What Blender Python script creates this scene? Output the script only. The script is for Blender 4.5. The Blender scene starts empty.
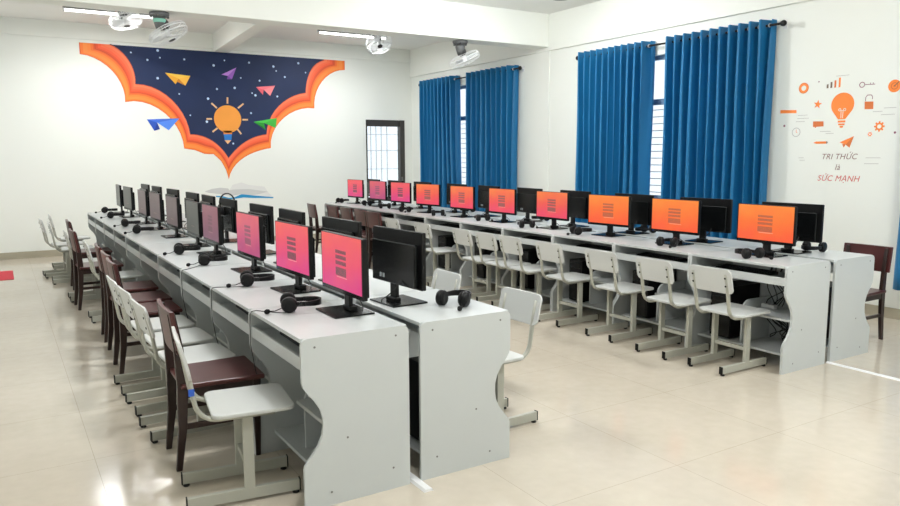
import bpy, bmesh, math, random
from mathutils import Vector, Matrix
C = bpy.context.scene.collection
R = math.radians
rnd = random.Random(7)

# ------------------------------------------------------------------ materials
def lin(c):
    c = c / 255.0
    return c / 12.92 if c <= .04045 else ((c + .055) / 1.055) ** 2.4
def rgb(r, g, b): return (lin(r), lin(g), lin(b), 1)
def mat(name, col, rough=.5, metal=0, spec=.5, noise=0, nscale=8, bump=0):
    m = bpy.data.materials.new(name); m.use_nodes = True
    nt = m.node_tree; b = nt.nodes['Principled BSDF']
    b.inputs['Base Color'].default_value = col
    b.inputs['Roughness'].default_value = rough
    b.inputs['Metallic'].default_value = metal
    b.inputs['Specular IOR Level'].default_value = spec
    if noise or bump:
        tc = nt.nodes.new('ShaderNodeTexCoord'); n = nt.nodes.new('ShaderNodeTexNoise')
        n.inputs['Scale'].default_value = nscale; n.inputs['Detail'].default_value = 4
        nt.links.new(tc.outputs['Object'], n.inputs['Vector'])
        if noise:
            mr = nt.nodes.new('ShaderNodeMapRange')
            mr.inputs['To Min'].default_value = 1 - noise; mr.inputs['To Max'].default_value = 1 + noise
            nt.links.new(n.outputs['Fac'], mr.inputs['Value'])
            mx = nt.nodes.new('ShaderNodeVectorMath'); mx.operation = 'SCALE'
            mx.inputs[0].default_value = col[:3]
            nt.links.new(mr.outputs['Result'], mx.inputs['Scale'])
            nt.links.new(mx.outputs['Vector'], b.inputs['Base Color'])
        if bump:
            bp = nt.nodes.new('ShaderNodeBump'); bp.inputs['Strength'].default_value = bump
            bp.inputs['Distance'].default_value = .003
            nt.links.new(n.outputs['Fac'], bp.inputs['Height']); nt.links.new(bp.outputs['Normal'], b.inputs['Normal'])
    return m
M = {}
M['wall'] = mat('wall_paint', rgb(242, 244, 237), .6, noise=.015, nscale=1.5)
M['ceil'] = mat('ceiling_paint', rgb(240, 240, 236), .7, noise=.01, nscale=1.2)
M['base'] = mat('baseboard_tile', rgb(176, 168, 148), .3, noise=.05, nscale=5)
M['lam'] = mat('white_laminate', rgb(195, 199, 198), .3, noise=.02, nscale=6)
M['seat'] = mat('white_board', rgb(200, 202, 199), .35, noise=.02, nscale=6)
M['frame'] = mat('cream_painted_steel', rgb(172, 172, 160), .35, noise=.03, nscale=9)
M['black'] = mat('black_plastic', rgb(13, 13, 14), .4, spec=.25, noise=.06, nscale=20)
M['black2'] = mat('matte_black', rgb(10, 11, 12), .5, spec=.25)
M['gloss'] = mat('glossy_black', rgb(10, 12, 13), .25, spec=.3)
M['foam'] = mat('black_foam', rgb(14, 14, 15), .95, bump=.5, nscale=120)
M['wdark'] = mat('dark_walnut', rgb(44, 28, 24), .35, noise=.25, nscale=7)
M['wred'] = mat('mahogany_varnish', rgb(76, 35, 34), .32, noise=.18, nscale=6)
M['steel'] = mat('grey_steel', rgb(120, 120, 118), .35, .7)
M['grommet'] = mat('bright_ring', rgb(190, 195, 200), .3, .3)
M['rod'] = mat('black_rod', rgb(25, 22, 22), .4, .3)
M['alu'] = mat('window_aluminium', rgb(130, 158, 188), .4, .3)
M['doorm'] = mat('door_dark_metal', rgb(62, 60, 56), .45)
M['fgrey'] = mat('fan_grey', rgb(96, 98, 98), .4)
M['fdark'] = mat('fan_dark', rgb(66, 66, 66), .45)
M['fwhite'] = mat('fan_white', rgb(238, 240, 240), .35)
M['fgreen'] = mat('fan_green_label', rgb(140, 205, 185), .5)
M['red'] = mat('red_mat', rgb(205, 22, 50), .6)
M['cable'] = mat('cable_rubber', rgb(20, 20, 20), .6)
M['wplast'] = mat('white_plastic', rgb(235, 235, 235), .35)
M['blue'] = mat('blue_sticker', rgb(40, 90, 190), .4)

def curtain_mat():
    m = mat('blue_curtain_cloth', rgb(26, 122, 176), .5)
    m.node_tree.nodes['Principled BSDF'].inputs['Sheen Weight'].default_value = .6; m.node_tree.nodes['Principled BSDF'].inputs['Sheen Roughness'].default_value = .35; m.node_tree.nodes['Principled BSDF'].inputs['Sheen Tint'].default_value = rgb(150, 215, 245)
    nt = m.node_tree; b = nt.nodes['Principled BSDF']; out = nt.nodes['Material Output']
    tr = nt.nodes.new('ShaderNodeBsdfTranslucent'); tr.inputs['Color'].default_value = rgb(70, 160, 215)
    mx = nt.nodes.new('ShaderNodeMixShader'); mx.inputs[0].default_value = .22
    nt.links.new(b.outputs[0], mx.inputs[1]); nt.links.new(tr.outputs[0], mx.inputs[2]); nt.links.new(mx.outputs[0], out.inputs[0])
    w = nt.nodes.new('ShaderNodeTexNoise'); w.inputs['Scale'].default_value = 300
    tc = nt.nodes.new('ShaderNodeTexCoord'); bp = nt.nodes.new('ShaderNodeBump'); bp.inputs['Strength'].default_value = .15
    nt.links.new(tc.outputs['Object'], w.inputs['Vector']); nt.links.new(w.outputs['Fac'], bp.inputs['Height']); nt.links.new(bp.outputs['Normal'], b.inputs['Normal'])
    return m
M['curtain'] = curtain_mat()

def glass_mat():
    m = bpy.data.materials.new('clear_glass'); m.use_nodes = True; nt = m.node_tree
    out = nt.nodes['Material Output']; nt.nodes.remove(nt.nodes['Principled BSDF'])
    t = nt.nodes.new('ShaderNodeBsdfTransparent'); t.inputs[0].default_value = (.93, .96, .97, 1)
    g = nt.nodes.new('ShaderNodeBsdfGlossy'); g.inputs['Roughness'].default_value = .03
    f = nt.nodes.new('ShaderNodeValue'); f.outputs[0].default_value = .07; mx = nt.nodes.new('ShaderNodeMixShader')
    nt.links.new(f.outputs[0], mx.inputs[0]); nt.links.new(t.outputs[0], mx.inputs[1]); nt.links.new(g.outputs[0], mx.inputs[2]); nt.links.new(mx.outputs[0], out.inputs[0])
    return m
M['glass'] = glass_mat()

def floor_mat():
    m = mat('polished_beige_tile', rgb(206, 196, 180), .14); nt = m.node_tree; b = nt.nodes['Principled BSDF']
    N = nt.nodes.new; L = nt.links.new
    tc = N('ShaderNodeTexCoord')
    n1 = N('ShaderNodeTexNoise'); n1.inputs['Scale'].default_value = .9; n1.inputs['Detail'].default_value = 5
    n2 = N('ShaderNodeTexNoise'); n2.inputs['Scale'].default_value = 14; n2.inputs['Detail'].default_value = 3
    L(tc.outputs['Object'], n1.inputs['Vector']); L(tc.outputs['Object'], n2.inputs['Vector'])
    ad = N('ShaderNodeMath'); ad.operation = 'MULTIPLY_ADD'; ad.inputs[1].default_value = .4
    L(n2.outputs['Fac'], ad.inputs[0]); L(n1.outputs['Fac'], ad.inputs[2])
    cr = N('ShaderNodeValToRGB'); cr.color_ramp.elements[0].position = .45; cr.color_ramp.elements[1].position = .95
    cr.color_ramp.elements[0].color = rgb(194, 184, 167); cr.color_ramp.elements[1].color = rgb(209, 199, 183)
    L(ad.outputs[0], cr.inputs[0])
    # tile joints every 0.8 m
    br = N('ShaderNodeTexBrick'); br.offset = 0; br.inputs['Scale'].default_value = 1
    br.inputs['Brick Width'].default_value = .8; br.inputs['Row Height'].default_value = .8
    br.inputs['Mortar Size'].default_value = .0016; br.inputs['Mortar Smooth'].default_value = .4
    br.inputs['Color1'].default_value = (1, 1, 1, 1); br.inputs['Color2'].default_value = (.985, .985, .98, 1); br.inputs['Mortar'].default_value = (.72, .69, .65, 1)
    mp = N('ShaderNodeMapping'); mp.inputs['Location'].default_value = (-.315, .1, 0)
    L(tc.outputs['Object'], mp.inputs[0]); L(mp.outputs[0], br.inputs['Vector'])
    mx = N('ShaderNodeMix'); mx.data_type = 'RGBA'; mx.blend_type = 'MULTIPLY'; mx.inputs[0].default_value = 1
    L(cr.outputs[0], mx.inputs[6]); L(br.outputs['Color'], mx.inputs[7]); L(mx.outputs[2], b.inputs['Base Color'])
    return m
M['floor'] = floor_mat()

def emit_mat(name, col, s):
    m = mat(name, col, .4); b = m.node_tree.nodes['Principled BSDF']
    b.inputs['Emission Color'].default_value = col; b.inputs['Emission Strength'].default_value = s
    return m

def screen_mat(name, top, mid, bot, bar, strength):
    """a lit screen: three-colour wallpaper with a column of text lines in the middle"""
    m = mat(name, (.012, .012, .013, 1), .38); nt = m.node_tree; b = nt.nodes['Principled BSDF']
    N = nt.nodes.new; L = nt.links.new
    tc = N('ShaderNodeTexCoord'); sp = N('ShaderNodeSeparateXYZ'); L(tc.outputs['Object'], sp.inputs[0])
    ns = N('ShaderNodeTexNoise'); ns.inputs['Scale'].default_value = 5; ns.inputs['Detail'].default_value = 2; L(tc.outputs['Object'], ns.inputs['Vector'])
    zz = N('ShaderNodeMath'); zz.operation = 'MULTIPLY_ADD'; zz.inputs[1].default_value = .22
    L(ns.outputs['Fac'], zz.inputs[0]); L(sp.outputs['Z'], zz.inputs[2])
    mr = N('ShaderNodeMapRange'); mr.inputs['From Min'].default_value = .0; mr.inputs['From Max'].default_value = .26; L(zz.outputs[0], mr.inputs['Value'])
    cr = N('ShaderNodeValToRGB'); e = cr.color_ramp.elements; e[0].color = bot; e[1].color = top; k = e.new(.5); k.color = mid
    L(mr.outputs[0], cr.inputs[0])
    def band(sock, lo, hi):
        a = N('ShaderNodeMath'); a.operation = 'GREATER_THAN'; a.inputs[1].default_value = lo; L(sock, a.inputs[0])
        c = N('ShaderNodeMath'); c.operation = 'LESS_THAN'; c.inputs[1].default_value = hi; L(sock, c.inputs[0])
        d = N('ShaderNodeMath'); d.operation = 'MULTIPLY'; L(a.outputs[0], d.inputs[0]); L(c.outputs[0], d.inputs[1]); return d.outputs[0]
    tot = None
    for lo, hi in ((.050, .066), (.023, .041), (-.005, .013), (-.058, -.018)):
        o = band(sp.outputs['Z'], lo, hi)
        if tot is None: tot = o
        else:
            a = N('ShaderNodeMath'); a.operation = 'ADD'; L(tot, a.inputs[0]); L(o, a.inputs[1]); tot = a.outputs[0]
    yy = band(sp.outputs['Y'], -.062, .062)
    mu = N('ShaderNodeMath'); mu.operation = 'MULTIPLY'; L(tot, mu.inputs[0]); L(yy, mu.inputs[1])
    # letters break the bars up
    nz = N('ShaderNodeTexNoise'); nz.inputs['Scale'].default_value = 160; L(tc.outputs['Object'], nz.inputs['Vector'])
    r2 = N('ShaderNodeMapRange'); r2.inputs['From Min'].default_value = .35; r2.inputs['From Max'].default_value = .5; L(nz.outputs['Fac'], r2.inputs['Value'])
    r2.inputs['To Min'].default_value = .6
    m2 = N('ShaderNodeMath'); m2.operation = 'MULTIPLY'; L(mu.outputs[0], m2.inputs[0]); L(r2.outputs[0], m2.inputs[1])
    mx = N('ShaderNodeMix'); mx.data_type = 'RGBA'; L(m2.outputs[0], mx.inputs[0]); L(cr.outputs[0], mx.inputs[6]); mx.inputs[7].default_value = bar
    # thin light caption line under the text
    cl = band(sp.outputs['Z'], -.066, -.062); cy = band(sp.outputs['Y'], -.07, .05)
    m3 = N('ShaderNodeMath'); m3.operation = 'MULTIPLY'; L(cl, m3.inputs[0]); L(cy, m3.inputs[1])
    m4 = N('ShaderNodeMath'); m4.operation = 'MULTIPLY'; m4.inputs[1].default_value = .5; L(m3.outputs[0], m4.inputs[0])
    mz = N('ShaderNodeMix'); mz.data_type = 'RGBA'; L(m4.outputs[0], mz.inputs[0]); L(mx.outputs[2], mz.inputs[6]); mz.inputs[7].default_value = rgb(255, 215, 190)
    L(mz.outputs[2], b.inputs['Emission Color']); b.inputs['Emission Strength'].default_value = strength
    return m
S = {
 'pink': screen_mat('screen_pink', rgb(242, 92, 90), rgb(234, 70, 104), rgb(222, 58, 128), rgb(112, 64, 74), .95),
 'rose': screen_mat('screen_rose', rgb(236, 98, 108), rgb(220, 84, 122), rgb(196, 74, 128), rgb(150, 84, 104), .8),
 'dullrose': screen_mat('screen_rose_glare', rgb(178, 106, 120), rgb(170, 98, 122), rgb(150, 88, 118), rgb(132, 80, 98), .55),  # pink dulled in the emission to imitate an oblique, reflecting view
 'mauve': screen_mat('screen_mauve_glare', rgb(140, 118, 118), rgb(138, 114, 116), rgb(132, 108, 112), rgb(132, 110, 112), .42),  # emission greyed to imitate wall reflections at a grazing view
 'grey': screen_mat('screen_grey_glare', rgb(112, 116, 108), rgb(112, 116, 108), rgb(110, 114, 106), rgb(110, 114, 106), .34),  # screen that is off; emitted grey stands in for reflected wall light
 'coral': screen_mat('screen_coral', rgb(255, 130, 66), rgb(250, 92, 78), rgb(246, 74, 104), rgb(150, 90, 84), .9),
 'orange': screen_mat('screen_orange', rgb(255, 140, 50), rgb(255, 116, 44), rgb(255, 96, 50), rgb(188, 96, 62), .95),
}

# ------------------------------------------------------------------ mesh helpers
def box(bm, x0, x1, y0, y1, z0, z1, bev=0):
    r = bmesh.ops.create_cube(bm, size=1)
    vs = r['verts']
    for v in vs:
        v.co.x = x0 if v.co.x < 0 else x1
        v.co.y = y0 if v.co.y < 0 else y1
        v.co.z = z0 if v.co.z < 0 else z1
    if bev:
        es = list({e for v in vs for e in v.link_edges})
        bmesh.ops.bevel(bm, geom=es, offset=bev, segments=2, affect='EDGES', profile=.5)
    return vs
def prism(bm, pts, axis, a, b):
    """extrude a 2D outline along an axis: axis x -> pts are (y,z); y -> (x,z); z -> (x,y)"""
    def P(p, t):
        if axis == 'x': return (t, p[0], p[1])
        if axis == 'y': return (p[0], t, p[1])
        return (p[0], p[1], t)
    A = [bm.verts.new(P(p, a)) for p in pts]; B = [bm.verts.new(P(p, b)) for p in pts]
    fs = [bm.faces.new(A), bm.faces.new(B[::-1])]
    n = len(pts)
    for i in range(n): fs.append(bm.faces.new((A[i], B[i], B[(i + 1) % n], A[(i + 1) % n])))
    bmesh.ops.recalc_face_normals(bm, faces=fs)
def rrect(x0, x1, y0, y1, r, n=4, corners=(1, 1, 1, 1)):
    out = []
    for k, (cx, cy, a) in enumerate(((x1 - r, y1 - r, 0), (x0 + r, y1 - r, 90), (x0 + r, y0 + r, 180), (x1 - r, y0 + r, 270))):
        if corners[k]:
            for i in range(n + 1):
                t = R(a + 90 * i / n); out.append((cx + r * math.cos(t), cy + r * math.sin(t)))
        else:
            out.append(((x1, y1), (x0, y1), (x0, y0), (x1, y0))[k])
    return out
def tube(bm, pts, r, n=8, rz=None, closed=False):
    """round (or oval) tube along a polyline"""
    pts = [Vector(p) for p in pts]; rings = []; N = len(pts)
    up = None
    for i, p in enumerate(pts):
        if closed: t = pts[(i + 1) % N] - pts[i - 1]
        else: t = pts[min(i + 1, N - 1)] - pts[max(i - 1, 0)]
        t.normalize()
        if up is None:
            up = Vector((0, 1, 0)) if abs(t.y) < .8 else Vector((1, 0, 0))
        s = t.cross(up)
        if s.length < 1e-4: s = t.orthogonal()
        s.normalize(); u = s.cross(t).normalized(); up = u
        rr = r[i] if isinstance(r, (list, tuple)) else r
        r2 = rr if rz is None else rz
        rings.append([bm.verts.new(p + s * (rr * math.cos(2 * math.pi * k / n)) + u * (r2 * math.sin(2 * math.pi * k / n))) for k in range(n)])
    rng = range(N) if closed else range(N - 1)
    for i in rng:
        a, b = rings[i], rings[(i + 1) % N]
        for k in range(n): bm.faces.new((a[k], a[(k + 1) % n], b[(k + 1) % n], b[k]))
    if not closed:
        bm.faces.new(rings[0][::-1]); bm.faces.new(rings[-1])
def lathe(bm, prof, n=20, mtx=None):
    """revolve (radius, height) profile about z"""
    rings = []
    for r, z in prof:
        rings.append([bm.verts.new((max(r, 1e-4) * math.cos(2 * math.pi * k / n), max(r, 1e-4) * math.sin(2 * math.pi * k / n), z)) for k in range(n)])
    for a, b in zip(rings, rings[1:]):
        for k in range(n): bm.faces.new((a[k], a[(k + 1) % n], b[(k + 1) % n], b[k]))
    bm.faces.new(rings[0][::-1]); bm.faces.new(rings[-1])
    if mtx is not None:
        for rg in rings:
            for v in rg: v.co = mtx @ v.co
def obj(name, bm, m, parent=None, smooth=False, bevel=0):
    me = bpy.data.meshes.new(name); bmesh.ops.recalc_face_normals(bm, faces=bm.faces); bm.to_mesh(me); bm.free()
    o = bpy.data.objects.new(name, me); C.objects.link(o); me.materials.append(m)
    if smooth: me.shade_smooth() if hasattr(me, 'shade_smooth') else None
    if bevel:
        b = o.modifiers.new('bevel', 'BEVEL'); b.width = bevel; b.segments = 2; b.limit_method = 'ANGLE'; b.angle_limit = R(50)
    if parent: o.parent = parent
    return o
def NB(): return bmesh.new()
def thing(name, label, cat, loc=(0, 0, 0), rz=0, group=None):
    o = bpy.data.objects.new(name, None); C.objects.link(o); o.empty_display_size = .1
    o.location = loc; o.rotation_euler = (0, 0, rz); o['label'] = label; o['category'] = cat
    if group: o['group'] = group
    return o
def tag(o, label, cat, group=None):
    o['label'] = label; o['category'] = cat
    if group: o['group'] = group
    return o
def struct(name, bm, m, bevel=0):
    o = obj(name, bm, m, bevel=bevel); o['kind'] = 'structure'; return o
def kids(o): return [c for c in C.objects if c.parent == o]
def copy_tree(o, parent=None):
    c = o.copy(); C.objects.link(c)
    if parent: c.parent = parent
    for ch in [x for x in KIDS.get(o.name, [])]: copy_tree(ch, c)
    return c
KIDS = {}
def index_tree(o):
    ks = kids(o); KIDS[o.name] = ks
    for k in ks: index_tree(k)
class Proto:
    def __init__(s, root): s.root = root; s.used = False; index_tree(root)
    def place(s, loc, rz, label, group=None, scale=None, drop=()):
        r = s.root if not s.used else copy_tree(s.root)
        s.used = True
        r.location = loc; r.rotation_euler = (0, 0, rz); r['label'] = label
        if group: r['group'] = group
        r.scale = scale or (1, 1, 1)
        return r
ORD = ['nearest', 'second', 'third', 'fourth', 'fifth', 'sixth', 'seventh', 'eighth', 'ninth', 'farthest']

# ------------------------------------------------------------------ room shell
XW, YB, H = 6.903, 12.57, 3.5
XL, YN = -2.0, -3.0
bm = NB(); box(bm, XL - .2, XW + .2, YN - .2, YB + .2, -.12, 0); struct('floor', bm, M['floor'])
bm = NB(); box(bm, XL - .2, XW + .2, YN - .2, YB + .2, H, H + .15); struct('ceiling', bm, M['ceil'])
def wall_with_holes(bm, fixed0, fixed1, a0, a1, z0, z1, holes, axis):
    """holes = list of (a, b, za, zb) sorted along the wall"""
    def bx(a, b, c, d):
        if b - a < 1e-4 or d - c < 1e-4: return
        if axis == 'y': box(bm, fixed0, fixed1, a, b, c, d)
        else: box(bm, a, b, fixed0, fixed1, c, d)
    cur = a0
    for a, b, za, zb in holes:
        bx(cur, a, z0, z1); bx(a, b, z0, za); bx(a, b, zb, z1); cur = b
    bx(cur, a1, z0, z1)
WIN = [(-1.6, .9, .95, 2.7), (1.3, 3.35, .95, 2.7), (5.1, 7.5, .95, 2.7), (9.45, 11.9, .95, 2.7)]
bm = NB(); wall_with_holes(bm, XW, XW + .2, YN - .2, YB + .2, 0, H, WIN, 'y'); struct('wall_right', bm, M['wall'])
DX0, DX1, DZ = 5.925, 6.735, 2.175
bm = NB(); wall_with_holes(bm, YB, YB + .2, XL - .2, XW, 0, H, [(DX0, DX1, 0, DZ)], 'x'); struct('wall_back', bm, M['wall'])
LW = [(-2.2, .2, .9, 2.8), (4.4, 5.6, .9, 2.8), (9.0, 11.4, .9, 2.8)]  # unseen left windows, number and size set by the light they admit
bm = NB(); wall_with_holes(bm, XL - .2, XL, YN - .2, YB, 0, H, LW, 'y'); struct('wall_left', bm, M['wall'])
FW = []
bm = NB(); wall_with_holes(bm, YN - .2, YN, XL, XW, 0, H, FW, 'x'); struct('wall_front', bm, M['wall'])
# wall band (tie beam) above windows and over the mural wall
bm = NB(); box(bm, XW - .035, XW, YN, YB, 2.99, H); struct('trim_1', bm, M['wall'], .004)
bm = NB(); box(bm, XL, XW - .035, YB - .03, YB, 3.26, H); struct('trim_2', bm, M['wall'], .004)
bm = NB(); box(bm, XW - .02, XW, 8.41, 8.75, 0, 2.99); struct('trim_3', bm, M['wall'], .004)
bm = NB(); box(bm, XL, XW - .035, 8.41, 8.72, 3.04, H); struct('trim_4', bm, M['wall'], .006)      # cross beam
bm = NB(); prism(bm, [(2.96, 8.72), (3.12, 8.72), (3.42, YB - .03), (3.18, YB - .03)], 'z', 3.21, H); struct('trim_5', bm, M['wall'], .004)
bm = NB(); box(bm, XL, DX0, YB - .012, YB, 0, .1); box(bm, DX1, XW, YB - .012, YB, 0, .1); struct('baseboard_back', bm, M['base'], .002)
bm = NB(); box(bm, XW - .012, XW, YN, YB - .012, 0, .1); struct('baseboard_right', bm, M['base'], .002)
bm = NB(); box(bm, XL, XL + .012, YN, YB - .012, 0, .1); struct('baseboard_left', bm, M['base'], .002)

def window(n, y0, y1, z0, z1, side, fancy=True):
    x = XW + .08 if side > 0 else XL - .12
    bm = NB()
    for a, b in ((z0, z0 + .05), (z1 - .05, z1), (2.11, 2.18)): box(bm, x, x + .05, y0, y1, a, b)
    k = 4
    for i in range(k + 1):
        yy = y0 + (y1 - y0 - .04) * i / k; box(bm, x + .002, x + .048, yy, yy + .04, z0, z1)
    f = obj('window_%d' % n, bm, M['alu']); f['kind'] = 'structure'
    bm = NB(); box(bm, x + .022, x + .028, y0, y1, z0, z1); g = obj('pane', bm, M['glass'], f)
    if fancy:
        bm = NB(); z = z0 + .08
        while z < 2.1: box(bm, x + .07, x + .082, y0, y1, z, z + .01); z += .085
        obj('security_bars', bm, M['wplast'], f)
    return f
for i, (a, b, c, d) in enumerate(WIN): window(i + 1, a, b, c, d, 1)
for i, (a, b, c, d) in enumerate(LW): window(i + 5, a, b, c, d, -1, False)

# door in the far right corner of the mural wall: dark metal frame, tall glass, dark lower panel
bm = NB()
box(bm, DX0, DX0 + .035, YB + .01, YB + .09, 0, DZ); box(bm, DX1 - .1, DX1, YB - .02, YB + .09, 0, DZ); box(bm, DX0, DX1, YB + .01, YB + .09, DZ - .12, DZ)
d = obj('door_1', bm, M['doorm'], bevel=.003); d['kind'] = 'structure'
bm = NB(); box(bm, DX0 + .035, DX1 - .1, YB + .03, YB + .07, .02, .72); obj('lower_panel', bm, M['doorm'], d)
bm = NB(); box(bm, DX0 + .035, DX1 - .1, YB + .045, YB + .052, .72, DZ - .12); obj('pane', bm, M['glass'], d)
bm = NB()
for xx in (6.06, 6.17, 6.28, 6.40): box(bm, xx, xx + .012, YB + .085, YB + .1, .1, DZ - .12)
for zz in (.9, 1.25, 1.6, 1.9): box(bm, DX0 + .035, DX1 - .1, YB + .088, YB + .098, zz, zz + .01)
obj('grille', bm, M['wplast'], d)
bm = NB(); box(bm, DX1 - .085, DX1 - .06, YB - .05, YB - .02, .95, 1.1); obj('handle', bm, M['steel'], d)
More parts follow.
